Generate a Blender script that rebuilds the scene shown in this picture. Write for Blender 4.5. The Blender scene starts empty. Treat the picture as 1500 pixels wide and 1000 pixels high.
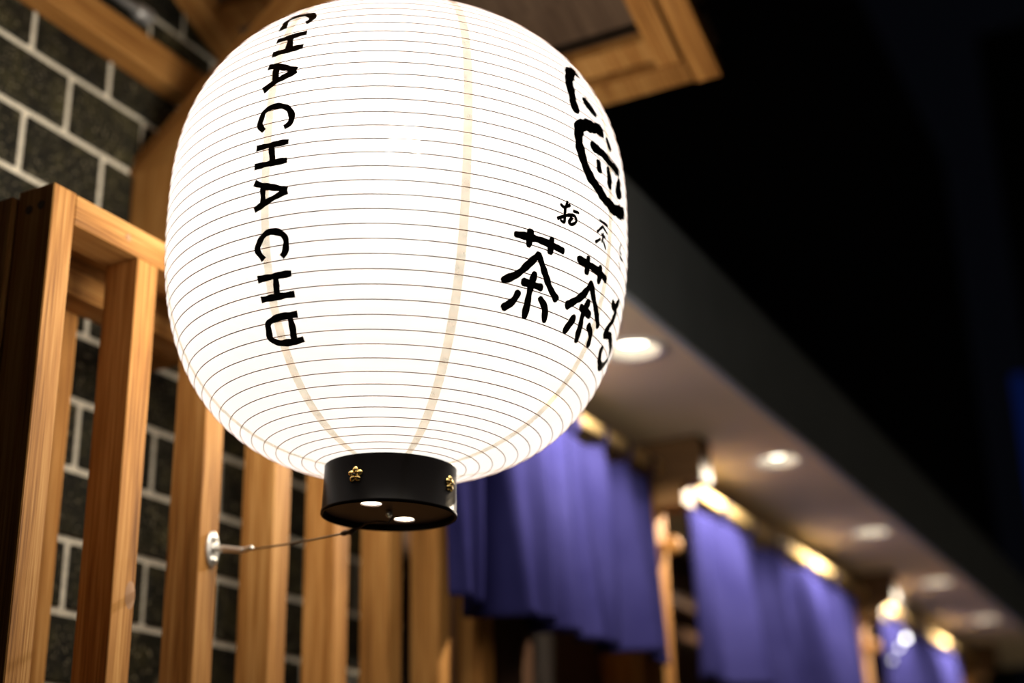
import bpy, bmesh, math, random
from mathutils import Vector, Matrix
random.seed(7)
scene = bpy.context.scene
COL = scene.collection
ZC = 1.55                                   # height of the lens above the pavement
# world axes: X runs along the shop wall away from the lens, Y runs into the wall, Z up

# ------------------------------------------------------------------ camera, world, exposure
cam = bpy.data.cameras.new('camera')
cam.sensor_width = 36.0
cam.lens = 50.0
cam.clip_start = 0.05
cam.dof.use_dof = True
cam.dof.focus_distance = 1.31
cam.dof.aperture_fstop = 2.0
cam.dof.aperture_blades = 9
camo = bpy.data.objects.new('camera', cam)
COL.objects.link(camo)
right = Vector((0.464138, -0.885478, -0.022466))
upv = Vector((-0.305163, -0.183663, 0.934422))
fwd = Vector((0.831536, 0.426844, 0.355460))
m = Matrix((right, upv, -fwd)).transposed().to_4x4()
m.translation = Vector((0, 0, ZC))
camo.matrix_world = m
scene.camera = camo

world = bpy.data.worlds.new('night_sky')
scene.world = world
world.use_nodes = True
bg = world.node_tree.nodes['Background']
bg.inputs[0].default_value = (0.55, 0.62, 1.0, 1)
bg.inputs[1].default_value = 0.0022

scene.view_settings.view_transform = 'Standard'
scene.view_settings.look = 'None'
scene.view_settings.gamma = 1.0
scene.view_settings.exposure = 0.0
scene.view_settings.use_curve_mapping = False

LANTERN_W = 56.0
DOWNLIGHT_W = 46.0
LAMP_EMIT = 12.0

# ------------------------------------------------------------------ materials
def new_mat(name):
    mt = bpy.data.materials.new(name)
    mt.use_nodes = True
    nt = mt.node_tree
    return mt, nt, nt.nodes['Principled BSDF']

def link(nt, a, b):
    nt.links.new(a, b)

def ramp(nt, fac, stops):
    r = nt.nodes.new('ShaderNodeValToRGB')
    el = r.color_ramp.elements
    while len(el) < len(stops):
        el.new(0.5)
    for e, (p, c) in zip(el, stops):
        e.position = p
        e.color = (c[0], c[1], c[2], 1)
    link(nt, fac, r.inputs[0])
    return r.outputs[0]

def obj_coords(nt, scale, rnd=True):
    tc = nt.nodes.new('ShaderNodeTexCoord')
    mp = nt.nodes.new('ShaderNodeMapping')
    mp.inputs['Scale'].default_value = scale
    if rnd:
        oi = nt.nodes.new('ShaderNodeObjectInfo')
        mul = nt.nodes.new('ShaderNodeMath'); mul.operation = 'MULTIPLY'
        mul.inputs[1].default_value = 37.0
        link(nt, oi.outputs['Random'], mul.inputs[0])
        cmb = nt.nodes.new('ShaderNodeCombineXYZ')
        for i in range(3):
            link(nt, mul.outputs[0], cmb.inputs[i])
        link(nt, cmb.outputs[0], mp.inputs['Location'])
    link(nt, tc.outputs['Object'], mp.inputs['Vector'])
    return mp.outputs[0]

def wood(name, axis, dark, mid, light, rough=0.62, bump=0.25):
    mt, nt, p = new_mat(name)
    s = [34.0, 34.0, 34.0]; s['xyz'.index(axis)] = 2.2
    v = obj_coords(nt, s)
    n1 = nt.nodes.new('ShaderNodeTexNoise'); n1.inputs['Scale'].default_value = 1.0
    n1.inputs['Detail'].default_value = 7; n1.inputs['Distortion'].default_value = 0.6
    link(nt, v, n1.inputs['Vector'])
    s2 = [420.0, 420.0, 420.0]; s2['xyz'.index(axis)] = 9.0
    v2 = obj_coords(nt, s2)
    n2 = nt.nodes.new('ShaderNodeTexNoise'); n2.inputs['Scale'].default_value = 1.0
    n2.inputs['Detail'].default_value = 3
    link(nt, v2, n2.inputs['Vector'])
    mx = nt.nodes.new('ShaderNodeMix'); mx.data_type = 'FLOAT'
    mx.inputs[0].default_value = 0.5
    link(nt, n1.outputs[0], mx.inputs[2]); link(nt, n2.outputs[0], mx.inputs[3])
    col = ramp(nt, mx.outputs[0], [(0.36, dark), (0.5, mid), (0.64, light)])
    oi = nt.nodes.new('ShaderNodeObjectInfo')
    hs = nt.nodes.new('ShaderNodeHueSaturation')
    mr = nt.nodes.new('ShaderNodeMapRange')
    mr.inputs[3].default_value = 0.82; mr.inputs[4].default_value = 1.12
    link(nt, oi.outputs['Random'], mr.inputs[0]); link(nt, mr.outputs[0], hs.inputs['Value'])
    link(nt, col, hs.inputs['Color'])
    link(nt, hs.outputs[0], p.inputs['Base Color'])
    p.inputs['Roughness'].default_value = rough
    p.inputs['Specular IOR Level'].default_value = 0.12
    bp = nt.nodes.new('ShaderNodeBump'); bp.inputs['Strength'].default_value = bump
    bp.inputs['Distance'].default_value = 0.0015
    link(nt, mx.outputs[0], bp.inputs['Height']); link(nt, bp.outputs[0], p.inputs['Normal'])
    return mt

def plain(name, color, rough=0.6, metal=0.0, noise=0.0, nscale=40.0, coat=0.0, bump=0.0):
    mt, nt, p = new_mat(name)
    p.inputs['Base Color'].default_value = (*color, 1)
    p.inputs['Roughness'].default_value = rough
    p.inputs['Metallic'].default_value = metal
    p.inputs['Coat Weight'].default_value = coat
    if noise or bump:
        v = obj_coords(nt, (1, 1, 1))
        n = nt.nodes.new('ShaderNodeTexNoise'); n.inputs['Scale'].default_value = nscale
        n.inputs['Detail'].default_value = 5
        link(nt, v, n.inputs['Vector'])
        if noise:
            lo = [c * (1 - noise) for c in color]; hi = [min(1, c * (1 + noise)) for c in color]
            link(nt, ramp(nt, n.outputs[0], [(0.3, lo), (0.7, hi)]), p.inputs['Base Color'])
        if bump:
            b = nt.nodes.new('ShaderNodeBump'); b.inputs['Strength'].default_value = bump
            b.inputs['Distance'].default_value = 0.002
            link(nt, n.outputs[0], b.inputs['Height']); link(nt, b.outputs[0], p.inputs['Normal'])
    return mt

def emit(name, color, strength):
    mt = bpy.data.materials.new(name); mt.use_nodes = True
    nt = mt.node_tree; nt.nodes.clear()
    e = nt.nodes.new('ShaderNodeEmission'); o = nt.nodes.new('ShaderNodeOutputMaterial')
    e.inputs[0].default_value = (*color, 1); e.inputs[1].default_value = strength
    link(nt, e.outputs[0], o.inputs[0])
    return mt

CW = ((0.14, 0.055, 0.013), (0.325, 0.145, 0.037), (0.47, 0.250, 0.082))
WX = wood('cedar_along_x', 'x', *CW)
WY = wood('cedar_along_y', 'y', *CW)
WZ = wood('cedar_along_z', 'z', *CW)
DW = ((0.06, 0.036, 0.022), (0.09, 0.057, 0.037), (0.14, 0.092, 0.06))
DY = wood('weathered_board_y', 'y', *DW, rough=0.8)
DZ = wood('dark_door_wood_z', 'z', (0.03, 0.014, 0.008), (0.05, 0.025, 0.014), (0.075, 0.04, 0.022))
DBX = wood('dark_bracket_wood', 'y', (0.10, 0.05, 0.02), (0.16, 0.085, 0.035), (0.22, 0.12, 0.05))
POLE = wood('pale_pole_wood', 'x', (0.68, 0.46, 0.19), (0.80, 0.57, 0.26), (0.88, 0.67, 0.34), rough=0.4)
PLUG = plain('dark_wood_plug', (0.06, 0.032, 0.017), 0.7)
PLUGL = plain('brown_wood_plug', (0.28, 0.14, 0.06), 0.7)
MORTAR = plain('grey_mortar', (0.72, 0.655, 0.53), 0.9, noise=0.3, nscale=260, bump=0.5)
STEEL = plain('brushed_steel', (0.66, 0.64, 0.61), 0.34, 0.75)
PIPE = plain('galvanised_conduit', (0.42, 0.41, 0.40), 0.45, 0.6, noise=0.15)
CABLE = plain('twisted_wire', (0.16, 0.12, 0.08), 0.5, 0.6)
DCABLE = plain('dark_wire', (0.03, 0.022, 0.018), 0.45, 0.5)
GOLD = plain('polished_brass', (0.83, 0.60, 0.22), 0.25, 1.0)
LACQ = plain('black_lacquer', (0.006, 0.005, 0.005), 0.3)
LACQ.node_tree.nodes['Principled BSDF'].inputs['Specular IOR Level'].default_value = 0.02
LACQIN = plain('dark_brown_lacquer', (0.05, 0.028, 0.02), 0.5)
FASCIA = plain('grey_painted_metal', (0.31, 0.355, 0.38), 0.55, noise=0.08, nscale=8)
SOFFIT = plain('beige_painted_soffit', (0.76, 0.65, 0.46), 0.75, noise=0.04, nscale=6)
BLACKW = plain('night_black', (0.006, 0.006, 0.007), 0.9)  # near-black colour stands in for night darkness, so lamplight barely shows on it
ASPH = plain('grey_paving', (0.24, 0.22, 0.19), 0.85, noise=0.3, nscale=60, bump=0.3)
TRIMW = plain('white_lamp_trim', (0.80, 0.77, 0.72), 0.4)
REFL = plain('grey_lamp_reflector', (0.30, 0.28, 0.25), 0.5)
RIBM = plain('bamboo_hoop', (0.30, 0.13, 0.085), 0.6)
LAMPM = emit('lit_lamp_lens', (1.0, 0.90, 0.72), LAMP_EMIT)
BULBM = emit('small_lit_bulb', (1.0, 0.95, 0.9), 1.0)
BLUEM = emit('blue_neon', (0.02, 0.08, 0.6), 0.06)

def paper_mat():
    """thin washi: most of the bulb's light is scattered through, some passes straight"""
    mt = bpy.data.materials.new('lantern_washi_paper'); mt.use_nodes = True
    nt = mt.node_tree; nt.nodes.clear()
    o = nt.nodes.new('ShaderNodeOutputMaterial')
    t = nt.nodes.new('ShaderNodeBsdfTransparent'); t.inputs[0].default_value = (1.0, 0.95, 0.86, 1)
    d = nt.nodes.new('ShaderNodeBsdfTranslucent'); d.inputs[0].default_value = (0.140, 0.138, 0.134, 1)
    mx = nt.nodes.new('ShaderNodeMixShader'); mx.inputs[0].default_value = 0.7
    link(nt, t.outputs[0], mx.inputs[1]); link(nt, d.outputs[0], mx.inputs[2]); link(nt, mx.outputs[0], o.inputs[0])
    return mt
PAPER = paper_mat()

def tape_mat():
    mt = bpy.data.materials.new('paper_seam_tape'); mt.use_nodes = True
    nt = mt.node_tree; nt.nodes.clear()
    o = nt.nodes.new('ShaderNodeOutputMaterial')
    t = nt.nodes.new('ShaderNodeBsdfTransparent'); t.inputs[0].default_value = (1.0, 0.93, 0.80, 1)
    d = nt.nodes.new('ShaderNodeBsdfDiffuse'); d.inputs[0].default_value = (0.8, 0.66, 0.45, 1)
    mx = nt.nodes.new('ShaderNodeMixShader')
    v = obj_coords(nt, (1, 1, 1))
    n = nt.nodes.new('ShaderNodeTexNoise'); n.inputs['Scale'].default_value = 90
    n.inputs['Detail'].default_value = 4
    link(nt, v, n.inputs['Vector'])
    mr = nt.nodes.new('ShaderNodeMapRange')
    mr.inputs[1].default_value = 0.3; mr.inputs[2].default_value = 0.7
    mr.inputs[3].default_value = 0.16; mr.inputs[4].default_value = 0.36
    link(nt, n.outputs[0], mr.inputs[0]); link(nt, mr.outputs[0], mx.inputs[0])
    link(nt, t.outputs[0], mx.inputs[1]); link(nt, d.outputs[0], mx.inputs[2])
    link(nt, mx.outputs[0], o.inputs[0])
    return mt
TAPE = tape_mat()

def ink_mat():
    mt, nt, p = new_mat('black_brush_ink')
    v = obj_coords(nt, (1, 1, 3.2))
    n = nt.nodes.new('ShaderNodeTexNoise'); n.inputs['Scale'].default_value = 240
    n.inputs['Detail'].default_value = 4
    link(nt, v, n.inputs['Vector'])
    link(nt, ramp(nt, n.outputs[0], [(0.5, (0.006, 0.005, 0.006)), (0.72, (0.05, 0.045, 0.04))]), p.inputs['Base Color'])
    p.inputs['Roughness'].default_value = 0.7
    return mt
INK = ink_mat()

def brick_mat():
    mt, nt, p = new_mat('dark_olive_brick')
    v = obj_coords(nt, (1, 1, 1))
    n = nt.nodes.new('ShaderNodeTexNoise'); n.inputs['Scale'].default_value = 26; n.inputs['Detail'].default_value = 6
    link(nt, v, n.inputs['Vector'])
    base = ramp(nt, n.outputs[0], [(0.32, (0.006, 0.0055, 0.004)), (0.5, (0.015, 0.0135, 0.007)), (0.70, (0.043, 0.038, 0.015))])
    sp = nt.nodes.new('ShaderNodeTexNoise'); sp.inputs['Scale'].default_value = 210; sp.inputs['Detail'].default_value = 3
    link(nt, v, sp.inputs['Vector'])
    mask = ramp(nt, sp.outputs[0], [(0.60, (0, 0, 0)), (0.70, (1, 1, 1))])
    mx = nt.nodes.new('ShaderNodeMix'); mx.data_type = 'RGBA'
    link(nt, mask, mx.inputs[0]); link(nt, base, mx.inputs[6])
    mx.inputs[7].default_value = (0.30, 0.26, 0.17, 1)
    oi = nt.nodes.new('ShaderNodeObjectInfo')
    mr = nt.nodes.new('ShaderNodeMapRange'); mr.inputs[3].default_value = 0.6; mr.inputs[4].default_value = 1.3
    hs = nt.nodes.new('ShaderNodeHueSaturation')
    link(nt, oi.outputs['Random'], mr.inputs[0]); link(nt, mr.outputs[0], hs.inputs['Value'])
    link(nt, mx.outputs[2], hs.inputs['Color']); link(nt, hs.outputs[0], p.inputs['Base Color'])
    p.inputs['Roughness'].default_value = 0.7
    p.inputs['Specular IOR Level'].default_value = 0.25
    b = nt.nodes.new('ShaderNodeBump'); b.inputs['Strength'].default_value = 0.5; b.inputs['Distance'].default_value = 0.002
    link(nt, sp.outputs[0], b.inputs['Height']); link(nt, b.outputs[0], p.inputs['Normal'])
    return mt
BRICK = brick_mat()

def brickwall_mat():
    mt, nt, p = new_mat('far_brickwork')
    tc = nt.nodes.new('ShaderNodeTexCoord')
    sx = nt.nodes.new('ShaderNodeSeparateXYZ'); cx = nt.nodes.new('ShaderNodeCombineXYZ')
    link(nt, tc.outputs['Object'], sx.inputs[0])
    link(nt, sx.outputs[0], cx.inputs[0]); link(nt, sx.outputs[2], cx.inputs[1])
    b = nt.nodes.new('ShaderNodeTexBrick')
    b.inputs['Scale'].default_value = 1.0
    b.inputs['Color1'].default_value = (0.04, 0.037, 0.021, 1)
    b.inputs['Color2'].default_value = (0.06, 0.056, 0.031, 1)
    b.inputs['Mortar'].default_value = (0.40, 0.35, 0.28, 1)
    b.inputs['Brick Width'].default_value = 0.1445
    b.inputs['Row Height'].default_value = 0.0905
    b.inputs['Mortar Size'].default_value = 0.005
    link(nt, cx.outputs[0], b.inputs['Vector'])
    link(nt, b.outputs[0], p.inputs['Base Color'])
    p.inputs['Roughness'].default_value = 0.7
    return mt
BRICKFAR = brickwall_mat()

def cloth_mat():
    mt, nt, p = new_mat('indigo_cotton')
    v = obj_coords(nt, (1, 1, 1), False)
    n = nt.nodes.new('ShaderNodeTexNoise'); n.inputs['Scale'].default_value = 9; n.inputs['Detail'].default_value = 4
    link(nt, v, n.inputs['Vector'])
    link(nt, ramp(nt, n.outputs[0], [(0.3, (0.0112, 0.0108, 0.049)), (0.7, (0.017, 0.0165, 0.067))]), p.inputs['Base Color'])
    p.inputs['Roughness'].default_value = 1.0
    p.inputs['Specular IOR Level'].default_value = 0.0
    return mt
CLOTH = cloth_mat()

# ------------------------------------------------------------------ helpers
def V(x, y, z):
    """site coordinates (heights measured from the lens) to world"""
    return Vector((x, y, z + ZC))

class MB:
    def __init__(self):
        self.v = []; self.f = []
    def add(self, verts, faces):
        o = len(self.v)
        self.v += [Vector(q) for q in verts]
        self.f += [tuple(i + o for i in fc) for fc in faces]
        return self
    def box(self, x0, x1, y0, y1, z0, z1, ch=0.0):
        """box with its twelve edges chamfered by ch"""
        bm = bmesh.new()
        bmesh.ops.create_cube(bm, size=1.0)
        for q in bm.verts:
            q.co = Vector(((x0 + x1) / 2 + q.co.x * (x1 - x0), (y0 + y1) / 2 + q.co.y * (y1 - y0), (z0 + z1) / 2 + q.co.z * (z1 - z0)))
        if ch > 0:
            bmesh.ops.bevel(bm, geom=bm.edges[:], offset=ch, segments=1, affect='EDGES')
        bm.verts.index_update()
        self.add([q.co.copy() for q in bm.verts], [[q.index for q in fc.verts] for fc in bm.faces])
        bm.free(); return self
    def tube(self, pts, r, n=10, caps=True):
        pts = [Vector(q) for q in pts]
        rs = r if isinstance(r, (list, tuple)) else [r] * len(pts)
        rings = []
        t0 = (pts[1] - pts[0]).normalized()
        ref = Vector((0, 0, 1)) if abs(t0.z) < 0.9 else Vector((1, 0, 0))
        a = t0.cross(ref).normalized()
        for i, q in enumerate(pts):
            t = (pts[min(i + 1, len(pts) - 1)] - pts[max(i - 1, 0)]).normalized()
            a = (a - t * a.dot(t)).normalized(); b = t.cross(a)
            rings.append([q + rs[i] * (math.cos(2 * math.pi * k / n) * a + math.sin(2 * math.pi * k / n) * b) for k in range(n)])
        vs = [w for rg in rings for w in rg]; fs = []
        for i in range(len(pts) - 1):
            for k in range(n):
                fs.append((i * n + k, i * n + (k + 1) % n, (i + 1) * n + (k + 1) % n, (i + 1) * n + k))
        if caps:
            fs.append(tuple(reversed(range(n)))); fs.append(tuple(range((len(pts) - 1) * n, len(pts) * n)))
        return self.add(vs, fs)
    def lathe(self, prof, n=48, frame=None, closed=False):
        """prof: (radius, height) pairs turned about the axis of frame"""
        c, e1, e2, ax = frame or (Vector((0, 0, 0)), Vector((1, 0, 0)), Vector((0, 1, 0)), Vector((0, 0, 1)))
        vs = []; fs = []
        for r, z in prof:
            for k in range(n):
                t = 2 * math.pi * k / n
                vs.append(c + ax * z + r * (math.cos(t) * e1 + math.sin(t) * e2))
        mcount = len(prof)
        for i in range(mcount if closed else mcount - 1):
            j = (i + 1) % mcount
            for k in range(n):
                fs.append((i * n + k, i * n + (k + 1) % n, j * n + (k + 1) % n, j * n + k))
        return self.add(vs, fs)
    def build(self, name, mat, parent=None, smooth=False, origin=None):
        if origin is None:
            lo = Vector([min(q[i] for q in self.v) for i in range(3)]); hi = Vector([max(q[i] for q in self.v) for i in range(3)])
            origin = (lo + hi) / 2
        me = bpy.data.meshes.new(name)
        me.from_pydata([q - origin for q in self.v], [], self.f)
        bm = bmesh.new(); bm.from_mesh(me)
        bmesh.ops.recalc_face_normals(bm, faces=bm.faces[:])
        bm.to_mesh(me); bm.free()
        me.materials.append(mat)
        if smooth:
            for pl in me.polygons: pl.use_smooth = True
        o = bpy.data.objects.new(name, me)
        COL.objects.link(o)
        place(o, origin, parent)
        return o

WORLDPOS = {}
def place(o, origin, parent):
    origin = Vector(origin)
    WORLDPOS[o.name] = origin
    if parent is not None:
        o.parent = parent
        o.location = origin - WORLDPOS[parent.name]
    else:
        o.location = origin

def empty(name, loc):
    o = bpy.data.objects.new(name, None); o.empty_display_size = 0.05
    COL.objects.link(o); place(o, loc, None); return o

def tag(o, label=None, cat=None, group=None, kind=None):
    if label: o['label'] = label
    if cat: o['category'] = cat
    if group: o['group'] = group
    if kind: o['kind'] = kind
    return o

def sbox(x0, x1, y0, y1, z0, z1, ch=0.0):
    return MB().box(x0, x1, y0, y1, z0 + ZC, z1 + ZC, ch)

# ------------------------------------------------------------------ the setting
fl = MB().box(-3, 14, -7, 3, -0.2, 0.0).build('floor', ASPH); tag(fl, 'dark paved street and pavement at night', 'ground', kind='structure')

YW = 1.30
BX0, BX1 = 0.366, 2.100                     # stretch of wall built brick by brick
BZ0, BZ1 = -0.2185 + 0.0905 * 1, 1.411
wl = sbox(BX0, BX1, YW + 0.006, YW + 0.2, BZ0, BZ1).build('wall_left', MORTAR)
tag(wl, 'dark olive brick wall with pale grey mortar joints', 'wall', kind='structure')
PITCH, ROW, JOINT = 0.1445, 0.0905, 0.0105
me_cache = {}
def brick(x0, x1, z0, z1):
    w, h = round(x1 - x0, 4), round(z1 - z0, 4)
    o = None
    key = (w, h)
    if key not in me_cache:
        ob = MB().box(-w / 2, w / 2, -0.02, 0.02, -h / 2, h / 2, 0.0022).build('brick', BRICK, None)
        me_cache[key] = ob.data
        o = ob
        o.location = (0, 0, 0)
    else:
        o = bpy.data.objects.new('brick', me_cache[key]); COL.objects.link(o)
    place(o, V((x0 + x1) / 2, YW + 0.020 + random.uniform(-0.0012, 0.0012), (z0 + z1) / 2), wl)
zr = 1.0492
for k in range(-4, 14):
    zt = zr - k * ROW; zb = zt - ROW          # row k sits below joint k
    if zb < BZ0 - 0.001 or zt > BZ1 + 0.001: continue
    off = 1.233 if k % 2 == 0 else 1.1605
    j = -10
    while True:
        a = off + j * PITCH; b = a + PITCH; j += 1
        if b <= BX0 + 0.02: continue
        if a >= BX1 - 0.02: break
        a = max(a, BX0 - JOINT / 2); b = min(b, BX1 + JOINT / 2)
        brick(a + JOINT / 2, b - JOINT / 2, zb + JOINT / 2, zt - JOINT / 2)
for nm, bx in (('wall_base', (BX0, BX1, YW, YW + 0.2, -ZC, BZ0)), ('wall_top', (BX0, BX1, YW, YW + 0.2, BZ1, 2.4)), ('wall_near', (-3.0, BX0, YW, YW + 0.2, -ZC, 2.4))):
    o = sbox(*bx).build(nm, BRICKFAR); tag(o, 'plain stretch of dark brickwork in the shadow', 'wall', kind='structure')
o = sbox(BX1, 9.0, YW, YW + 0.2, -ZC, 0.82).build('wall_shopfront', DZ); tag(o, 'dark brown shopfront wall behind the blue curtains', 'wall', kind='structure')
o = sbox(BX1, 9.0, YW, YW + 0.2, 0.82, 4.5).build('wall_upper', BLACKW); tag(o, 'upper wall above the grey fascia with night darkness in its colour', 'wall', kind='structure')

# awning over the shopfront: soffit with round openings, and the grey fascia
ZS, YE, AX0, AX1 = 0.80, 0.735, 1.68, 6.35
LX = [2.005 + 0.758 * k for k in range(5)]
LY, LR = 0.810, 0.046
def soffit():
    bm = bmesh.new()
    def loop(pts):
        vs = [bm.verts.new(q) for q in pts]
        return [bm.edges.new((vs[i], vs[(i + 1) % len(vs)])) for i in range(len(vs))]
    ed = loop([(AX0, YE, ZS + ZC), (AX1, YE, ZS + ZC), (AX1, YW, ZS + ZC), (AX0, YW, ZS + ZC)])
    for x in LX:
        ed += loop([(x + LR * math.cos(2 * math.pi * i / 28), LY + LR * math.sin(2 * math.pi * i / 28), ZS + ZC) for i in range(28)])
    bmesh.ops.triangle_fill(bm, edges=ed, use_beauty=True)
    ext = bmesh.ops.extrude_face_region(bm, geom=bm.faces[:])
    for q in ext['geom']:
        if isinstance(q, bmesh.types.BMVert): q.co.z += 0.012
    bm.verts.index_update()
    mb = MB().add([q.co.copy() for q in bm.verts], [[q.index for q in fc.verts] for fc in bm.faces]); bm.free()
    return mb.build('ceiling', SOFFIT)
tag(soffit(), 'beige soffit under the shop awning with round downlights', 'soffit', kind='structure')
o = sbox(AX0, AX1, YE - 0.016, YE, ZS - 0.004, 0.995, 0.002).build('trim_1', FASCIA); tag(o, 'dark grey fascia board along the awning edge', 'fascia', kind='structure')
o = sbox(AX0, AX1, YE, YW, 0.98, 0.995).build('trim_2', BLACKW); tag(o, 'flat black top of the shop awning', 'roof', kind='structure')
o = sbox(AX0 - 0.012, AX0, YE, YW, ZS, 0.995).build('trim_3', FASCIA); tag(o, 'grey end panel of the shop awning', 'fascia', kind='structure')
o = sbox(AX1, AX1 + 0.02, YE, YW, ZS, 0.995).build('trim_4', FASCIA); tag(o, 'grey far end panel of the awning', 'fascia', kind='structure')

# door panels set in the shopfront beyond the fence
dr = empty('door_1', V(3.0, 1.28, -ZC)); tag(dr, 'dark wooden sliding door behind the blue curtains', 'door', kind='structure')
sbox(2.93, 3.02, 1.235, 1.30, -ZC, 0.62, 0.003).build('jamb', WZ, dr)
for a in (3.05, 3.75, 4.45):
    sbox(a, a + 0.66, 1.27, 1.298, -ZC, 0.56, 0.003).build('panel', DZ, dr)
sbox(2.93, 5.2, 1.235, 1.30, 0.62, 0.68, 0.003).build('lintel', DZ, dr)  # darker door wood picked to keep the lintel dim near the downlights

# ------------------------------------------------------------------ the paper lantern
AL = 0.0354543
LC = V(1.16302, 0.727125, 0.647887)
E1 = Vector((1, 0, 0)); E2 = Vector((0, 0.999371, AL)); EA = Vector((0, -AL, 0.999371))
FR = (LC, E1, E2, EA)
N1, N2, H1, H2, RL = 2.61187, 2.57944, 0.264153, 0.219726, 0.24
def rad(z):
    n, H = (N1, H1) if z < 0 else (N2, H2)
    return RL * max(0.0, 1 - abs(z / H) ** n) ** (1 / n)
# table: arc length along the meridian -> height
def table():
    t = []
    for i in range(-6000, 6001):
        u = i / 6000.0 * math.pi / 2
        z = math.sin(u) * (H1 if u < 0 else H2)
        t.append([0.0, z, rad(z)])
    mid = 6000
    for i in range(mid + 1, len(t)): t[i][0] = t[i - 1][0] + math.hypot(t[i][1] - t[i - 1][1], t[i][2] - t[i - 1][2])
    for i in range(mid - 1, -1, -1): t[i][0] = t[i + 1][0] - math.hypot(t[i + 1][1] - t[i][1], t[i + 1][2] - t[i][2])
    return t
TAB = table()
def find(key, val):
    lo, hi = 0, len(TAB) - 1
    while hi - lo > 1:
        md = (lo + hi) // 2
        if TAB[md][key] <= val: lo = md
        else: hi = md
    f = (val - TAB[lo][key]) / max(1e-12, TAB[hi][key] - TAB[lo][key])
    return lo, min(1.0, max(0.0, f))
def at_s(s):
    i, f = find(0, s); a, b = TAB[i], TAB[i + 1]
    z = a[1] + f * (b[1] - a[1]); r = a[2] + f * (b[2] - a[2])
    j0, j1 = max(0, i - 6), min(len(TAB) - 1, i + 7)
    dz, dr_ = TAB[j1][1] - TAB[j0][1], TAB[j1][2] - TAB[j0][2]
    l = math.hypot(dz, dr_)
    return z, r, dz / l, -dr_ / l              # height, radius, outward normal (radial, axial)
def z_to_s(z):
    i, f = find(1, z); return TAB[i][0] + f * (TAB[i + 1][0] - TAB[i][0])
RS0, RDS, SAG = 0.11728, 0.0134615, 0.00035
def sag(s):
    return -SAG * abs(math.sin(math.pi * (s - RS0) / RDS))
def surf(th, s, off=0.0):
    z, r, nr, nz = at_s(s)
    d = sag(s) + off
    rr = r + nr * d; zz = z + nz * d
    return LC + EA * zz + rr * (math.cos(th) * E1 + math.sin(th) * E2)
CAPR = 0.0645
S_BOT = -0.3512
S_TOP = next(t[0] for t in TAB if t[1] > 0 and t[2] < CAPR)

lan = empty('paper_lantern', LC - EA * 0.3085)
tag(lan, 'large glowing white paper lantern with black brush lettering and black lacquer base ring', 'lantern')
def paper():
    ks = []
    s = S_BOT
    step = RDS / 6
    kk = math.ceil((S_BOT - RS0) / step)
    ks.append(S_BOT)
    while RS0 + kk * step < S_TOP:
        v = RS0 + kk * step
        if v - ks[-1] > 0.0005: ks.append(v)
        kk += 1
    ks.append(S_TOP)
    n = 144; vs = []; fs = []
    for s in ks:
        z, r, nr, nz = at_s(s); d = sag(s); rr = r + nr * d; zz = z + nz * d
        for k in range(n):
            t = 2 * math.pi * k / n
            vs.append(LC + EA * zz + rr * (math.cos(t) * E1 + math.sin(t) * E2))
    for i in range(len(ks) - 1):
        for k in range(n):
            fs.append((i * n + k, i * n + (k + 1) % n, (i + 1) * n + (k + 1) % n, (i + 1) * n + k))
    MB().add(vs, fs).build('paper_shade', PAPER, lan, True, LC)
paper()
k = -40
while k < 60:
    s = RS0 + k * RDS; k += 1
    if not (S_BOT + 0.002 < s < S_TOP - 0.002): continue
    z, r, nr, nz = at_s(s)
    q = 0.00046
    prof = [(r + q * math.cos(a), z + q * math.sin(a)) for a in (math.pi / 4, 3 * math.pi / 4, 5 * math.pi / 4, 7 * math.pi / 4)]
    MB().lathe(prof, 144, FR, True).build('rib', RIBM, lan, True, LC + EA * z)
def ribbon(pts, half, off, nside, mb):
    """pts: dense list of (theta, s); half: half width per point (m)"""
    L = len(pts); rows = []
    for i in range(L):
        a = pts[max(0, i - 1)]; b = pts[min(L - 1, i + 1)]
        r = max(0.02, at_s(pts[i][1])[1])
        du, dv = (b[0] - a[0]) * r, b[1] - a[1]
        l = math.hypot(du, dv) or 1.0
        nu, nv = -dv / l, du / l
        row = []
        for j in range(nside + 1):
            w = half[i] * (2 * j / nside - 1)
            row.append(surf(pts[i][0] + nu * w / r, max(S_BOT + 0.0005, min(S_TOP - 0.0005, pts[i][1] + nv * w)), off))
        rows.append(row)
    fs = []
    for i in range(L - 1):
        for j in range(nside):
            fs.append((i * (nside + 1) + j, (i + 1) * (nside + 1) + j, (i + 1) * (nside + 1) + j + 1, i * (nside + 1) + j + 1))
    mb.add([w for rw in rows for w in rw], fs)
for i in range(8):
    th = math.radians(-133.3 + 45 * i)
    n = 240
    pts = [(th, S_BOT + 0.001 + (S_TOP - S_BOT - 0.002) * j / n) for j in range(n + 1)]
    mb = MB(); ribbon(pts, [0.0042 * min(1.0, 0.25 + at_s(p[1])[1] / 0.16) for p in pts], 0.0005, 2, mb)
    mb.build('paper_seam', TAPE, lan, True, LC)

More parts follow.
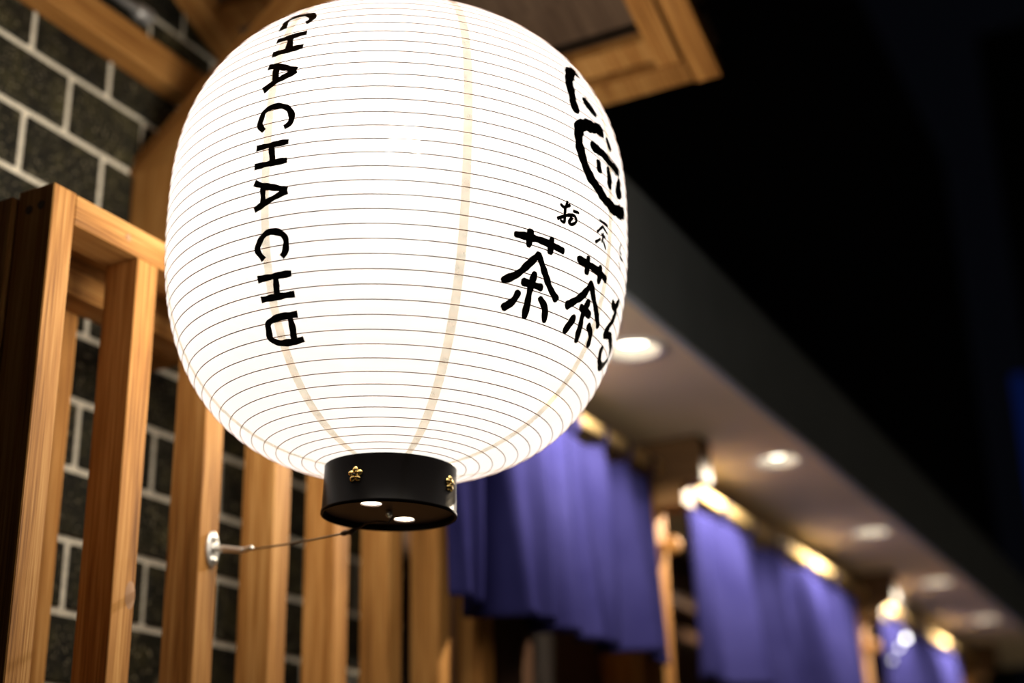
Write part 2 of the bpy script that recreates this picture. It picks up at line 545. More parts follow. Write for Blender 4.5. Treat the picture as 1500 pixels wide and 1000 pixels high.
# brush strokes: (angle in degrees round the lantern, height in mm from its middle)
INKS = [
('latin_letter',.0076,0,[[(179.3,124.0),(178.5,138.7),(179.8,143.3),(-177.1,143.3),(-174.5,141.2),(-172.8,134.0),(-173.1,128.4),(-174.0,126.2)]]),
('latin_letter',.0068,0,[[(179.3,107.1),(-172.3,109.6)],[(179.5,89.1),(-172.1,90.8)],[(-176.5,107.3),(-176.0,90.0)]]),
('latin_letter',.0062,0,[[(179.4,74.0),(-177.9,71.5),(-172.5,62.0)],[(179.2,46.9),(-177.7,53.8),(-172.5,61.6)],[(-178.2,70.2),(-177.8,53.9)]]),
('latin_letter',.0054,0,[[(-179.4,2.8),(179.4,9.8),(179.7,17.3),(-179.6,23.1),(-177.7,26.2),(-175.7,25.4),(-173.8,21.9),(-172.8,16.4),(-172.4,10.4),(-172.9,4.9),(-174.2,2.0)]]),
('latin_letter',.0054,0,[[(178.9,-13.7),(-172.8,-13.7)],[(178.7,-32.2),(-172.9,-32.2)],[(-177.1,-15.5),(-176.5,-31.7)]]),
('latin_letter',.0054,0,[[(178.9,-48.0),(-178.9,-52.6),(-172.6,-61.3)],[(179.0,-74.8),(-177.9,-69.5),(-172.6,-61.9)],[(-178.8,-54.7),(-178.7,-68.6)]]),
('latin_letter',.0054,0,[[(-179.1,-121.1),(179.4,-111.8),(180.0,-105.5),(-179.1,-101.0),(-177.6,-97.7),(-175.8,-98.0),(-174.1,-100.9),(-173.1,-106.3),(-173.2,-113.8),(-173.6,-118.1),(-174.4,-121.3)]]),
('latin_letter',.0054,0,[[(178.5,-136.7),(-172.3,-136.3)],[(178.5,-153.8),(-172.1,-153.5)],[(-176.5,-137.7),(-176.8,-152.4)]]),
('latin_letter',.0056,0,[[(-172.2,-169.6),(-174.9,-169.6),(-177.3,-169.9),(-179.4,-171.1),(178.9,-173.5),(178.5,-178.8),(178.3,-184.1),(179.2,-187.2),(-178.9,-189.6),(-175.1,-190.0),(-171.9,-189.0)],[(-174.4,-170.7),(-174.4,-180.8),(-174.8,-189.1)]]),
('brush_character',.0068,1,[[(-120.7,-92.2),(-116.6,-91.1),(-112.2,-91.4),(-107.0,-93.0)],[(-117.0,-85.4),(-117.1,-98.8)],[(-110.8,-86.2),(-110.9,-99.0)],[(-114.0,-104.2),(-116.6,-116.4),(-119.2,-127.3),(-122.4,-134.4)],[(-114.0,-104.5),(-111.9,-116.1),(-109.2,-129.0),(-106.2,-137.2)],[(-117.1,-131.8),(-111.6,-132.1)],[(-114.3,-122.0),(-114.7,-134.4),(-114.6,-146.0),(-114.4,-159.8)],[(-117.8,-141.7),(-118.8,-150.2),(-120.9,-156.7)],[(-111.2,-141.6),(-109.1,-147.8),(-108.1,-157.9)]]),
('brush_character',.0076,1,[[(-101.4,-93.9),(-97.1,-93.7),(-92.1,-94.1),(-88.4,-95.9)],[(-97.7,-87.9),(-97.6,-101.6)],[(-91.9,-88.6),(-91.7,-102.9)],[(-94.8,-108.7),(-97.4,-123.8),(-102.2,-138.5)],[(-94.8,-108.7),(-92.4,-120.0),(-89.1,-130.7),(-86.4,-139.7)],[(-96.8,-134.1),(-92.2,-136.1)],[(-94.2,-125.7),(-95.1,-138.1),(-94.7,-148.5),(-94.0,-161.9)],[(-98.2,-144.9),(-100.0,-159.7)],[(-91.2,-145.1),(-88.6,-150.5),(-87.8,-159.4)]]),
('brush_character',.0085,1,[[(-76.4,-101.5),(-79.2,-111.7)],[(-81.5,-109.9),(-77.4,-113.5),(-78.7,-126.3),(-80.6,-139.2),(-76.4,-136.4),(-72.7,-139.8),(-68.9,-144.7)],[(-78.9,-151.4),(-77.5,-159.6),(-72.6,-162.9),(-69.1,-151.3)]]),
('small_character',.0034,1,[[(-108.8,-49.5),(-107.8,-51.0),(-106.0,-46.5)],[(-106.9,-44.3),(-107.5,-55.1),(-107.5,-65.4),(-108.6,-64.9)],[(-109.6,-64.5),(-106.8,-58.0),(-104.6,-55.0),(-103.6,-57.5),(-103.9,-61.5),(-105.2,-64.7),(-106.0,-63.4),(-105.1,-58.4)],[(-104.6,-50.5),(-102.9,-49.7)]]),
('small_character',.0032,1,[[(-92.6,-47.9),(-95.1,-57.1)],[(-92.6,-47.9),(-90.0,-51.2)],[(-94.2,-43.9),(-92.5,-43.5),(-90.3,-43.2)],[(-93.0,-56.5),(-91.2,-56.7)],[(-92.1,-54.4),(-92.5,-63.5)],[(-93.4,-62.1),(-95.5,-68.3)],[(-91.7,-62.5),(-90.4,-67.6)]]),
('small_character',.0028,1,[[(-80.2,-45.4),(-81.4,-54.6),(-79.4,-55.1)],[(-81.0,-59.7),(-78.4,-60.8)],[(-81.2,-66.8),(-79.8,-71.2)]]),
('round_emblem',.0098,1,[[(-96.4,118.2),(-99.5,115.5),(-102.6,99.2),(-103.4,84.9),(-103.4,71.5),(-103.0,60.5)],[(-98.0,80.5),(-96.3,78.6),(-93.9,74.2)]]),
('round_emblem',.0105,1,[[(-91.3,58.4),(-94.6,55.4),(-99.0,50.4),(-101.8,44.3),(-102.8,33.7),(-102.5,21.2),(-100.8,5.2),(-98.3,-5.4),(-94.3,-13.4),(-89.5,-18.7),(-83.9,-16.6),(-77.5,-6.7)]]),
('round_emblem',.0085,1,[[(-97.4,30.6),(-91.9,30.7),(-86.5,28.6),(-81.7,30.9)],[(-94.6,17.2),(-94.4,9.5)],[(-89.7,18.3),(-89.0,11.3),(-89.1,1.0)],[(-88.6,53.6),(-87.4,46.6)],[(-81.2,21.4),(-84.1,3.3),(-80.3,11.4)]]),
]
def catmull(p, t):
    """point on a smooth curve through p at parameter t"""
    n = len(p) - 1; i = min(n - 1, int(t)); f = t - i
    if n == 1: return (p[0][0] + f * (p[1][0] - p[0][0]), p[0][1] + f * (p[1][1] - p[0][1]))
    a = p[max(0, i - 1)]; b = p[i]; c = p[i + 1]; d = p[min(n, i + 2)]
    return tuple(0.5 * (2 * b[q] + (c[q] - a[q]) * f + (2 * a[q] - 5 * b[q] + 4 * c[q] - d[q]) * f * f + (3 * b[q] - a[q] - 3 * c[q] + d[q]) * f ** 3) for q in (0, 1))
rnd = random.Random(3)
for nm, w, rounded, strokes in INKS:
    w *= {'latin_letter': 1.14, 'brush_character': 1.06, 'small_character': 1.05, 'round_emblem': 1.35}[nm]
    mb = MB()
    for st in strokes:
        p = []
        for a, zmm in st:
            if a > 0 and nm == 'latin_letter': a -= 360
            p.append((math.radians(a), z_to_s(zmm / 1000.0)))
        if rounded:                            # the brush's round end reaches past the last point
            for e, f in ((0, 1), (-1, -2)):
                r = at_s(p[e][1])[1]
                du, dv = (p[e][0] - p[f][0]) * r, p[e][1] - p[f][1]
                l = math.hypot(du, dv) or 1.0
                p[e] = (p[e][0] + du / l * w * 0.30 / r, p[e][1] + dv / l * w * 0.30)
        raw = [catmull(p, (len(p) - 1) * i / 400.0) for i in range(401)]
        # even spacing by length
        cum = [0.0]
        for i in range(400):
            r = at_s(raw[i][1])[1]
            cum.append(cum[-1] + math.hypot((raw[i + 1][0] - raw[i][0]) * r, raw[i + 1][1] - raw[i][1]))
        L = cum[-1]; n = max(6, int(L / 0.0010)); pts = []; j = 0
        for i in range(n + 1):
            tgt = L * i / n
            while j < 399 and cum[j + 1] < tgt: j += 1
            f = (tgt - cum[j]) / max(1e-9, cum[j + 1] - cum[j])
            pts.append((raw[j][0] + f * (raw[j + 1][0] - raw[j][0]), raw[j][1] + f * (raw[j + 1][1] - raw[j][1])))
        ph = rnd.uniform(0, 6); half = []
        for i in range(n + 1):
            d = L * i / n; e = min(d, L - d)
            hw = w / 2 * (1 + 0.10 * math.sin(ph + d * 260) + 0.06 * math.sin(2 * ph + d * 610))
            if rounded:
                e2 = min(1.0, (e + 0.0004) / (w / 2)); hw *= math.sqrt(max(0.05, 1 - (1 - e2) ** 2))
            half.append(hw)
        ribbon(pts, half, 0.0009, 4, mb)
    o = mb.build(nm, INK, lan, True)
    o['label'] = {'latin_letter': 'black brushed capital letter written sideways', 'brush_character': 'large black brushed character', 'small_character': 'small black brushed character', 'round_emblem': 'black brushed round emblem stroke'}[nm]

# black base ring
ZB0, ZB1 = -0.2609, -0.3085
prof = [(0.0640, ZB0 + 0.002), (0.0652, ZB0 + 0.0025), (0.0655, ZB0), (0.0665, ZB1 + 0.004), (0.0672, ZB1 + 0.0036), (0.0674, ZB1 + 0.001), (0.0668, ZB1), (0.0652, ZB1), (0.0646, ZB1 + 0.001), (0.0640, ZB1 + 0.004), (0.0628, ZB0)]
ring = MB().lathe(prof, 96, FR, True).build('base_ring', LACQ, lan, True, LC + EA * (ZB0 + ZB1) / 2)
ring['label'] = 'glossy black lacquer ring under the lantern'
tr = [(0.0640, 0.001), (0.0655, 0.003), (0.0660, 0.035), (0.0650, 0.036), (0.0628, 0.034), (0.0628, 0.001)]
zt = at_s(S_TOP)[0]
MB().lathe([(a, zt - 0.003 + b) for a, b in tr], 64, FR, True).build('top_ring', LACQ, lan, True, LC + EA * zt)
def base_disc():
    bm = bmesh.new(); zz = -0.3020
    def loop(cx, cy, r, n):
        vs = [bm.verts.new(LC + EA * zz + E1 * (cx + r * math.cos(2 * math.pi * i / n)) + E2 * (cy + r * math.sin(2 * math.pi * i / n))) for i in range(n)]
        return [bm.edges.new((vs[i], vs[(i + 1) % n])) for i in range(n)]
    ed = loop(0, 0, 0.0638, 64) + loop(-0.031, 0.001, 0.0105, 28) + loop(0.041, 0.008, 0.0105, 28)
    bmesh.ops.triangle_fill(bm, edges=ed, use_beauty=True)
    ext = bmesh.ops.extrude_face_region(bm, geom=bm.faces[:])
    for q in ext['geom']:
        if isinstance(q, bmesh.types.BMVert): q.co += EA * 0.003
    bm.verts.index_update()
    mb = MB().add([q.co.copy() for q in bm.verts], [[q.index for q in fc.verts] for fc in bm.faces]); bm.free()
    o = mb.build('base_plate', LACQIN, ring); o['label'] = 'dark recessed plate with two round vent holes'
base_disc()
def diffuser():
    mt = bpy.data.materials.new('white_diffuser'); mt.use_nodes = True
    nt = mt.node_tree; nt.nodes.clear()
    o = nt.nodes.new('ShaderNodeOutputMaterial'); t = nt.nodes.new('ShaderNodeBsdfTranslucent')
    t.inputs[0].default_value = (0.9, 0.8, 0.66, 1); link(nt, t.outputs[0], o.inputs[0])
    return mt
DIFF = diffuser()
for cx, cy in ((-0.031, 0.001), (0.041, 0.008)):
    c = LC + EA * -0.3005 + E1 * cx + E2 * cy
    MB().lathe([(0.0001, 0.0), (0.0104, 0.0)], 28, (c, E1, E2, EA)).build('vent_diffuser', DIFF, ring)
def flower(th, zz):
    """five-petalled brass rosette on the ring"""
    t = math.radians(th)
    n = math.cos(t) * E1 + math.sin(t) * E2; u = -math.sin(t) * E1 + math.cos(t) * E2
    c = LC + EA * zz + n * 0.0660
    mb = MB()
    def dome(cu, cv, ru, rv, rot, h, seg=10, rings=4):
        vs = []; fs = []
        for i in range(rings):
            a = i / rings * math.pi / 2
            for k in range(seg):
                b = 2 * math.pi * k / seg
                x, y = ru * math.cos(a) * math.cos(b), rv * math.cos(a) * math.sin(b)
                xr, yr = x * math.cos(rot) - y * math.sin(rot) + cu, x * math.sin(rot) + y * math.cos(rot) + cv
                vs.append(c + u * xr + EA * yr + n * (h * math.sin(a)))
        vs.append(c + u * cu + EA * cv + n * h)
        for i in range(rings - 1):
            for k in range(seg): fs.append((i * seg + k, i * seg + (k + 1) % seg, (i + 1) * seg + (k + 1) % seg, (i + 1) * seg + k))
        for k in range(seg): fs.append(((rings - 1) * seg + k, (rings - 1) * seg + (k + 1) % seg, rings * seg))
        mb.add(vs, fs)
    for i in range(5):
        a = math.pi / 2 + 2 * math.pi * i / 5
        dome(0.0045 * math.cos(a), 0.0045 * math.sin(a), 0.0038, 0.0031, a, 0.0022)
        b = a + math.pi / 5
        dome(0.0026 * math.cos(b), 0.0026 * math.sin(b), 0.0016, 0.0005, b, 0.0030, 8, 3)
    o = mb.build('brass_rosette', GOLD, ring, True); o['label'] = 'small gold five-petalled flower ornament'
    m2 = MB(); m2.lathe([(0.0011, 0.0), (0.0009, 0.0032), (0.0001, 0.0036)], 10, (c, u, EA, n)); m2.build('pin', DCABLE, ring, True)
for a in (-177.7, -86.0, 2.3, 93.0): flower(a, -0.2810)
ld = bpy.data.lights.new('lantern_bulb_light', 'POINT'); ld.energy = LANTERN_W; ld.color = (1.0, 0.955, 0.885); ld.shadow_soft_size = 0.15
lo = bpy.data.objects.new('lantern_bulb_light', ld); COL.objects.link(lo); lo.parent = lan; lo.location = EA * 0.345
# socket and bulb inside, hanging cord above
MB().lathe([(0.0001, 0.14), (0.018, 0.14), (0.018, 0.09), (0.0001, 0.09)], 20, FR).build('lamp_socket', TRIMW, lan, True)
MB().lathe([(0.0001, 0.095), (0.014, 0.09), (0.022, 0.06), (0.034, 0.03), (0.036, 0.005), (0.028, -0.022), (0.014, -0.033), (0.0001, -0.036)], 24, FR).build('bulb', BULBM, lan, True)
top = LC + EA * (zt + 0.033)
MB().tube([top - E1 * 0.064, top - E1 * 0.03 + EA * 0.022, top + EA * 0.030, top + E1 * 0.03 + EA * 0.022, top + E1 * 0.064], 0.0022, 8).build('hanging_bail', DCABLE, lan, True)
MB().tube([top + EA * 0.028, Vector((top.x, top.y - 0.006, 1.335 + ZC))], 0.0025, 8).build('hanging_cord', DCABLE, lan, True)

# wall tie: cable from the lantern base to a steel eye plate on the third slat
tie = lan
pb = LC + EA * -0.3030
hookend = V(1.2375, 0.974, 0.3495)
crimp_b = pb + (hookend - pb) * 0.30 + Vector((0, 0, -0.0100))
crimp_a = pb + (hookend - pb) * 0.22 + Vector((0, 0, -0.0105))
def sagline(a, b, n, d):
    return [a.lerp(b, i / n) - Vector((0, 0, d * 4 * (i / n) * (1 - i / n))) for i in range(n + 1)]
MB().tube(sagline(crimp_b, hookend, 14, 0.0015), 0.0011, 6).build('tie_cable', CABLE, tie, True)
MB().tube([crimp_a, crimp_a.lerp(crimp_b, 0.25), crimp_a.lerp(crimp_b, 0.5), crimp_a.lerp(crimp_b, 0.75), crimp_b], [0.0022, 0.0030, 0.0024, 0.0030, 0.0022], 8).build('crimp_sleeve', DCABLE, tie, True)
MB().tube([crimp_a, crimp_a.lerp(pb, 0.35) + Vector((0, 0, 0.001)), crimp_a.lerp(pb, 0.7) + Vector((0, 0, -0.004)), pb + Vector((0.003, 0.002, -0.010)), pb + Vector((0.006, 0, -0.004)), pb + Vector((0.001, 0, 0.001))], 0.0010, 6).build('loop_wire', DCABLE, tie, True)
MB().lathe([(0.0001, 0.0005), (0.0035, 0.0), (0.0035, -0.004), (0.0018, -0.006), (0.0001, -0.0062)], 12, (pb, E1, E2, EA)).build('eye_screw', STEEL, tie, True)
d = (pb - hookend).normalized()
MB().tube([hookend - d * 0.002, hookend + d * 0.006, hookend + d * 0.014, hookend + d * 0.017], [0.0026, 0.0032, 0.0030, 0.0016], 8).build('end_ferrule', STEEL, tie, True)

hp = empty('eye_plate', V(1.2385, 1.02, 0.356)); tag(hp, 'small oval steel eye plate screwed to the fence slat', 'hook')
mb = MB(); n = 28; c = V(1.2385, 1.02, 0.356)
vs = []
for yy, sc in ((0.0, 1.0), (-0.0022, 1.0), (-0.0032, 0.90)):
    for k in range(n):
        t = 2 * math.pi * k / n
        vs.append(c + Vector((0.0105 * sc * math.cos(t), yy, 0.0205 * sc * math.sin(t))))
fs = [(i * n + k, i * n + (k + 1) % n, (i + 1) * n + (k + 1) % n, (i + 1) * n + k) for i in range(2) for k in range(n)] + [tuple(range(2 * n, 3 * n))]
mb.add(vs, fs).build('plate', STEEL, hp, True)
for dz in (0.0125, -0.0125):
    MB().lathe([(0.0001, 0.0068), (0.0030, 0.0062), (0.0052, 0.0038), (0.0056, 0.0030)], 16, (c + Vector((0, 0, dz)), Vector((1, 0, 0)), Vector((0, 0, 1)), Vector((0, -1, 0)))).build('screw_head', STEEL, hp, True)
MB().tube([c + Vector((0, -0.002, 0.001)), c + Vector((0, -0.02, -0.002)), hookend + Vector((0, 0.004, 0)), hookend + Vector((0.0005, -0.0035, 0.0005))], [0.0042, 0.0040, 0.0036, 0.0024], 12).build('eye_arm', STEEL, hp, True)

# ------------------------------------------------------------------ slatted fence
YF = 1.02
fence = empty('slatted_fence', V(1.5, 1.05, -ZC))
tag(fence, 'open cedar fence of upright slats under a top rail before the brick wall', 'fence')
SX = [0.957 + 0.1305 * k for k in range(9)]
post = sbox(SX[0], SX[0] + 0.032, YF, YF + 0.050, -ZC, 0.6905, 0.0012).build('post', WZ, fence)
for dy in (0.016, 0.033):
    MB().lathe([(0.0001, 0.0012), (0.0046, 0.0010), (0.0050, 0.0)], 18, (V(SX[0], YF + dy, 0.668 - (dy - 0.016) * 0.1), Vector((0, 1, 0)), Vector((0, 0, 1)), Vector((-1, 0, 0)))).build('wood_plug', PLUG, post)
for k in range(1, 8):
    yo = (0, -.0, .001, -.001, 0, .001, 0, 0)[k]
    s = sbox(SX[k], SX[k] + 0.033, YF + yo, YF + 0.047, -ZC, 0.655, 0.0010).build('slat', WZ, fence)
    if k == 1:
        MB().lathe([(0.0001, 0.0005), (0.004, 0.0004), (0.0075, 0.0)], 14, (V(SX[1] + 0.026, YF, 0.285), Vector((1, 0, 0)), Vector((0, 0, 2.0)), Vector((0, -1, 0)))).build('knot', PLUGL, s, True)
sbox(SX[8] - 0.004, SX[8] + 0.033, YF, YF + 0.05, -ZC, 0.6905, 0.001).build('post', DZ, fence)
rail = sbox(SX[0] + 0.032, SX[8] - 0.004, YF, YF + 0.048, 0.655, 0.6895, 0.001).build('top_rail', WX, fence)
MB().lathe([(0.0001, 0.0010), (0.0038, 0.0008), (0.0042, 0.0)], 18, (V(SX[1] - 0.018, YF, 0.672), Vector((1, 0, 0)), Vector((0, 0, 1)), Vector((0, -1, 0)))).build('wood_plug', PLUGL, rail)
# inner frame behind the slats
sbox(0.99, 2.03, 1.088, 1.118, 0.678, 0.700, 0.001).build('inner_rail', WX, fence)
sbox(0.99, 2.03, 1.120, 1.160, 0.634, 0.692, 0.001).build('inner_rail', WX, fence)
ip = sbox(1.100, 1.146, 1.1605, 1.205, -ZC, 0.650, 0.001).build('inner_post', WZ, fence)
MB().lathe([(0.0001, 0.004), (0.004, 0.0034), (0.0052, 0.0)], 16, (V(1.1165, 1.1605, 0.534), Vector((1, 0, 0)), Vector((0, 0, 1)), Vector((0, -1, 0)))).build('bolt', PLUG, ip, True)
sbox(0.951, 0.983, YF + 0.052, YF + 0.165, -ZC, 0.684, 0.001).build('side_post', WZ, fence)

# ------------------------------------------------------------------ wall plate, bracket, conduit
o = sbox(-0.6, 1.9, 1.2625, 1.2995, 1.105, 1.158, 0.0015).build('wall_beam', WX); tag(o, 'cedar beam fixed along the brick wall above the fence', 'beam')
br = empty('canopy_bracket', V(1.38, 1.28, 0.3)); tag(br, 'brown timber post and slanted brace carrying the small canopy roof', 'bracket')
sbox(1.36, 1.405, 1.205, 1.298, 0.665, 0.955, 0.0015).build('post', WZ, br)
def slanted(p0, p1, w, h, nm, mat, parent, side=Vector((1, 0, 0))):
    """straight timber from p0 to p1, its grain along local x, w across side, h the other way"""
    ax = (p1 - p0); L = ax.length; ax.normalize()
    s = (side - ax * side.dot(ax)).normalized(); u = ax.cross(s)
    ob = MB().box(-L / 2, L / 2, -w / 2, w / 2, -h / 2, h / 2, 0.0012).build(nm, mat, None, False, Vector((0, 0, 0)))
    c = (p0 + p1) / 2
    place(ob, c, parent)
    ob.rotation_euler = Matrix((ax, s, u)).transposed().to_euler()
    return ob
slanted(V(1.3825, 1.288, 0.935), V(1.3825, 0.70, 1.40), 0.044, 0.085, 'brace', WX, br)

cd = empty('conduit_pipe', V(1.3, 1.285, 1.19)); tag(cd, 'grey metal conduit pipe running along the wall above the cedar beam', 'pipe')
MB().tube([V(0.2, 1.284, 1.211), V(1.345, 1.284, 1.204)], 0.0075, 12).build('tube', PIPE, cd, True)
MB().tube([V(1.322, 1.284, 1.204), V(1.326, 1.284, 1.204), V(1.352, 1.284, 1.204), V(1.356, 1.284, 1.204)], [0.009, 0.0125, 0.0125, 0.009], 14).build('coupling', PIPE, cd, True)

# ------------------------------------------------------------------ small gabled canopy above the lantern
can = empty('canopy_roof', V(1.2, 0.95, 1.1)); tag(can, 'small gabled cedar canopy roof with plank underside above the lantern', 'roof')
PIT = math.radians(23.0)
RX, EX, EZ = 1.17, 1.775, 1.100
RZ = EZ + (EX - RX) * math.tan(PIT)
CY0, CY1 = 0.549, 1.298
for sg in (1, -1):
    def P(x_out, y, lift):
        """x_out metres from the ridge down the slope plan, lift above the rafters' underside"""
        return V(RX + sg * x_out, y, RZ - x_out * math.tan(PIT) + lift)
    W = EX - RX
    for y0, y1, lf, hh in ((CY0, CY0 + 0.040, 0.0, 0.024), (CY0 + 0.050, CY0 + 0.088, 0.010, 0.04), (0.93, 0.965, 0.014, 0.035), (1.245, 1.285, 0.010, 0.04)):
        slanted(P(0.006, (y0 + y1) / 2, lf + hh / 2), P(W - 0.004, (y0 + y1) / 2, lf + hh / 2), y1 - y0, hh, 'rafter', WX, can, Vector((0, 1, 0)))
    nb = 9; pw = W / nb
    for i in range(nb):
        a = P(i * pw + pw / 2, CY0, 0.060 + 0.020 * (i % 2)); b = P(i * pw + pw / 2, CY1, 0.060 + 0.020 * (i % 2))
        slanted(a, b, pw / math.cos(PIT) * (0.80 if i % 2 == 0 else 1.25), 0.012, 'roof_board', DY, can, Vector((sg * math.cos(PIT), 0, -math.sin(PIT))))
    # eave batten and eave beam
    slanted(P(W - 0.020, CY0 + 0.042, 0.022), P(W - 0.020, CY1, 0.022), 0.036, 0.040, 'eave_beam', WY, can, Vector((sg * math.cos(PIT), 0, -math.sin(PIT))))
    slanted(P(W - 0.054, CY0 + 0.090, 0.036), P(W - 0.054, CY1, 0.036), 0.038, 0.026, 'batten', WY, can, Vector((sg * math.cos(PIT), 0, -math.sin(PIT))))
    slanted(P(W - 0.30, CY0 + 0.090, 0.038), P(W - 0.30, CY1, 0.038), 0.040, 0.024, 'batten', WY, can, Vector((sg * math.cos(PIT), 0, -math.sin(PIT))))
sbox(RX - 0.022, RX + 0.022, CY0 + 0.09, CY1, RZ - 0.03, RZ + 0.035, 0.001).build('ridge_beam', WY, can)

# ------------------------------------------------------------------ shop curtains on poles
YC = 0.97
def noren(x0, x1, label, split, seed, z0=0.716, z1=0.3645):
    r = random.Random(seed)
    root = empty('shop_curtain', V((x0 + x1) / 2, YC, z0)); tag(root, label, 'curtain', 'split shop curtains under the awning')
    edges = [x0] + split + [x1]
    ph = r.uniform(0, 6)
    for i in range(len(edges) - 1):
        a, b = edges[i] + 0.004, edges[i + 1] - 0.004
        nu, nv = 72, 30
        p1, p2, p3 = r.uniform(0, 6), r.uniform(0, 6), r.uniform(0, 6)
        f1 = r.uniform(1.7, 2.2); f2 = r.uniform(3.6, 4.6)
        def pt(u, v, off):
            x = a + (b - a) * u; z = z0 + (z1 - z0) * v
            amp = (0.007 + 0.026 * v ** 0.6) * min(1.0, u / 0.10 + 0.05, (1 - u) / 0.10 + 0.05)
            y = YC + amp * (math.sin(2 * math.pi * f1 * u + p1 + 0.5 * v) + 0.6 * math.sin(2 * math.pi * f2 * u + p2 - 0.8 * v)) - 0.008 * v
            z += 0.004 * v * math.sin(2 * math.pi * 0.9 * u + p3)
            if v < 0.12: z -= (0.12 - v) / 0.12 * 0.012 * math.sin(math.pi * ((u * 3) % 1.0))
            x += 0.012 * v * math.sin(p3 + 5 * u) * min(1.0, u / 0.15) + (0.022 * v if (i == len(edges) - 2 and u > 0.9) else 0.0) * (u - 0.9) * 10
            return V(x, y + off, z)
        vs = [pt(q / nu, w / nv, 0.0) for w in range(nv + 1) for q in range(nu + 1)]
        vs += [pt(q / nu, w / nv, 0.0018) for w in range(nv + 1) for q in range(nu + 1)]
        O = (nu + 1) * (nv + 1); fs = []
        for w in range(nv):
            for q in range(nu):
                k0 = w * (nu + 1) + q
                fs.append((k0, k0 + 1, k0 + nu + 2, k0 + nu + 1)); fs.append((O + k0 + nu + 1, O + k0 + nu + 2, O + k0 + 1, O + k0))
        for q in range(nu):
            fs.append((O + q, O + q + 1, q + 1, q)); k0 = nv * (nu + 1) + q; fs.append((k0, k0 + 1, O + k0 + 1, O + k0))
        for w in range(nv):
            k0 = w * (nu + 1); fs.append((k0, k0 + nu + 1, O + k0 + nu + 1, O + k0)); k0 += nu; fs.append((O + k0, O + k0 + nu + 1, k0 + nu + 1, k0))
        MB().add(vs, fs).build('panel', CLOTH, root, True)
        for t in (0.04, 0.36, 0.66, 0.96):
            xx = a + (b - a) * t
            vs = []; n = 16
            for xo in (-0.011, 0.011):
                for k in range(n):
                    an = 2 * math.pi * k / n
                    vs.append(V(xx + xo, YC + 0.0150 * math.cos(an), 0.744 + (0.0150 if math.sin(an) > 0 else 0.034) * math.sin(an)))
            MB().add(vs, [(k, (k + 1) % n, n + (k + 1) % n, n + k) for k in range(n)]).build('hanging_loop', CLOTH, root, True)
    return root
noren(1.664, 2.455, 'wide indigo split curtain hanging across the end of the slatted fence', [2.085], 11)
noren(2.635, 3.930, 'indigo split curtain hanging between the two dark wooden brackets', [3.235], 5)
noren(4.200, 5.340, 'indigo split curtain beyond the second wooden bracket with small bulbs beside it', [4.78], 23)
for a, b, lb in ((1.60, 2.497, 'pale round wooden pole over the curtain at the fence end'), (2.565, 4.027, 'pale round wooden pole held between two dark brackets'), (4.095, 5.62, 'pale round wooden pole beyond the second dark bracket')):
    o = MB().tube([V(a, YC, 0.744), V(a + 0.003, YC, 0.744), V(b - 0.003, YC, 0.744), V(b, YC, 0.744)], [0.0115, 0.0130, 0.0130, 0.0115], 20).build('curtain_pole', POLE, None, True)
    tag(o, lb, 'pole')
for x, lb, bulbs in ((2.5, 'dark wooden bracket and upright cedar post between the first two curtains', 1), (4.03, 'dark wooden bracket and cedar post beside the small bulbs', 1), (5.62, 'last wooden bracket and post at the far end of the awning', 1)):
    b = empty('curtain_bracket', V(x + 0.03, 1.1, -ZC)); tag(b, lb, 'bracket')
    sbox(x, x + 0.062, 0.885, 1.298, 0.712, 0.799, 0.002).build('arm', DBX, b)
    sbox(x, x + 0.062, 0.925, 0.9845, 0.668, 0.7115, 0.002).build('hanger_block', DBX, b)
    sbox(x + 0.006, x + 0.056, 0.985, 1.03, -ZC, 0.712, 0.0015).build('post', WZ, b)
    MB().lathe([(0.0001, 0.034), (0.010, 0.033), (0.016, 0.026), (0.018, 0.016), (0.012, 0.006), (0.008, 0.0)], 20, (V(x + 0.04, 0.985, 0.60), Vector((1, 0, 0)), Vector((0, 0, 1)), Vector((0, -1, 0)))).build('round_peg', WZ, b, True)

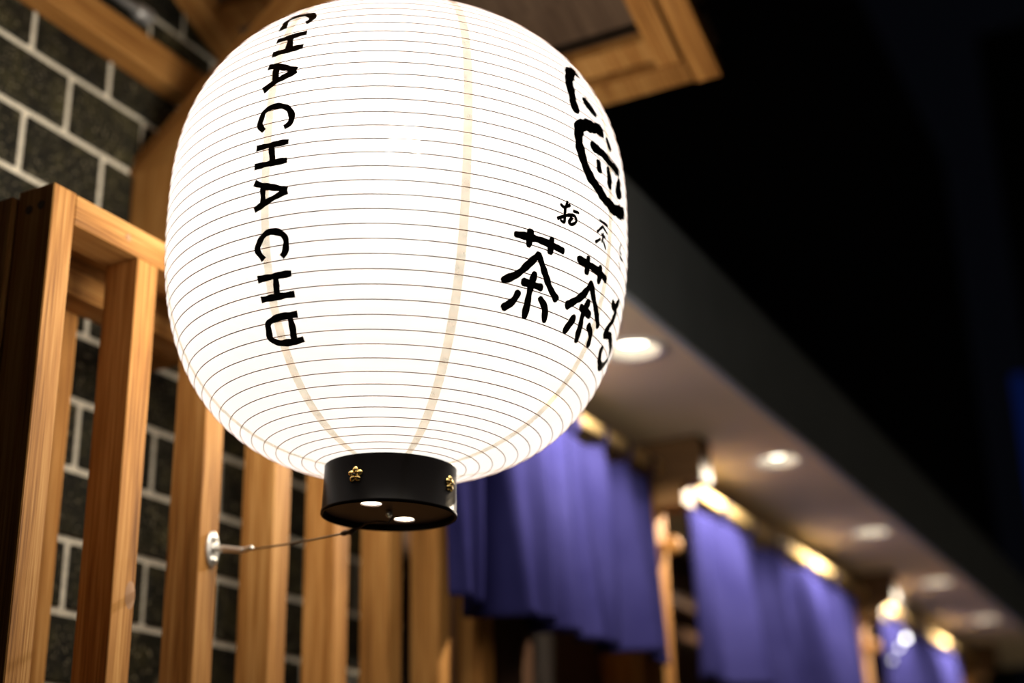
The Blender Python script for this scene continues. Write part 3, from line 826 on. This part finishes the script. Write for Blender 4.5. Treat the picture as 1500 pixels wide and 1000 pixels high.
# ------------------------------------------------------------------ downlights
names = ['round recessed downlight in the soffit beside the paper lantern', 'second round downlight in the soffit counting from the lantern', 'middle one of the five round soffit downlights', 'fourth round soffit downlight counting from the lantern', 'last round downlight at the far end of the soffit']
for i, x in enumerate(LX):
    c = V(x, LY, ZS)
    r = empty('downlight', c); tag(r, names[i], 'light', 'round downlights in the soffit')
    fr = (c, Vector((1, 0, 0)), Vector((0, 1, 0)), Vector((0, 0, 1)))
    MB().lathe([(LR + 0.010, -0.0002), (LR + 0.009, -0.003), (LR - 0.001, -0.0035), (LR - 0.004, 0.0)], 40, fr).build('trim_ring', TRIMW, r, True)
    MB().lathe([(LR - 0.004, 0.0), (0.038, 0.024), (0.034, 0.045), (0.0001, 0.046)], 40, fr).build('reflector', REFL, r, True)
    MB().lathe([(0.0001, 0.0110), (0.018, 0.0115), (0.0255, 0.014), (0.0265, 0.044)], 32, fr).build('lamp_lens', LAMPM, r, True)
    ld = bpy.data.lights.new('downlight_beam', 'SPOT'); ld.energy = DOWNLIGHT_W; ld.color = (1.0, 0.86, 0.66)
    ld.spot_size = math.radians(168); ld.spot_blend = 0.35; ld.shadow_soft_size = 0.010
    lo = bpy.data.objects.new('downlight_beam', ld); COL.objects.link(lo); lo.parent = r; lo.location = (0, 0, -0.016)

# ------------------------------------------------------------------ small far things
for i, (x, z, rr) in enumerate(((4.308, 0.6487, 0.008), (4.208, 0.6102, 0.006), (4.100, 0.5614, 0.006))):
    r = empty('wall_bulb', V(x, 0.93, z)); tag(r, ('brightest', 'middle', 'lowest')[i] + ' of three small clear bulbs hung before the far curtain', 'bulb', 'small bulbs before the far curtain')
    c = V(x, 0.925, z)
    fr = (c, Vector((1, 0, 0)), Vector((0, 1, 0)), Vector((0, 0, 1)))
    MB().lathe([(0.0001, -rr), (rr * 0.7, -rr * 0.7), (rr, 0), (rr * 0.7, rr * 0.7), (rr * 0.4, rr * 1.1)], 16, fr).build('globe', emit('bulb_glow_%d' % i, (1, 0.97, 0.93), (9.0, 4.0, 2.0)[i]), r, True)
    MB().lathe([(rr * 0.45, rr * 1.0), (rr * 0.45, rr * 2.2), (0.0001, rr * 2.3)], 12, fr).build('socket', DCABLE, r, True)
    MB().tube([c + Vector((0, 0, rr * 2.2)), Vector((c.x, c.y, ZS + ZC))], 0.0012, 6).build('cord', DCABLE, r, True)

fb = empty('far_building', V(11, 1.0, -ZC)); tag(fb, 'unlit dark building far down the street', 'building')
sbox(10.0, 13.0, -3.5, 1.08, -ZC, 6.0, 0.02).build('wall', BLACKW, fb)
o = MB().tube([V(9.9, 1.14, 1.6), V(9.9, 1.14, 2.2), V(9.9, 1.14, 3.2)], 0.05, 10).build('blue_light_tube', BLUEM, None, True)
tag(o, 'upright dim blue light tube on the far building', 'light')
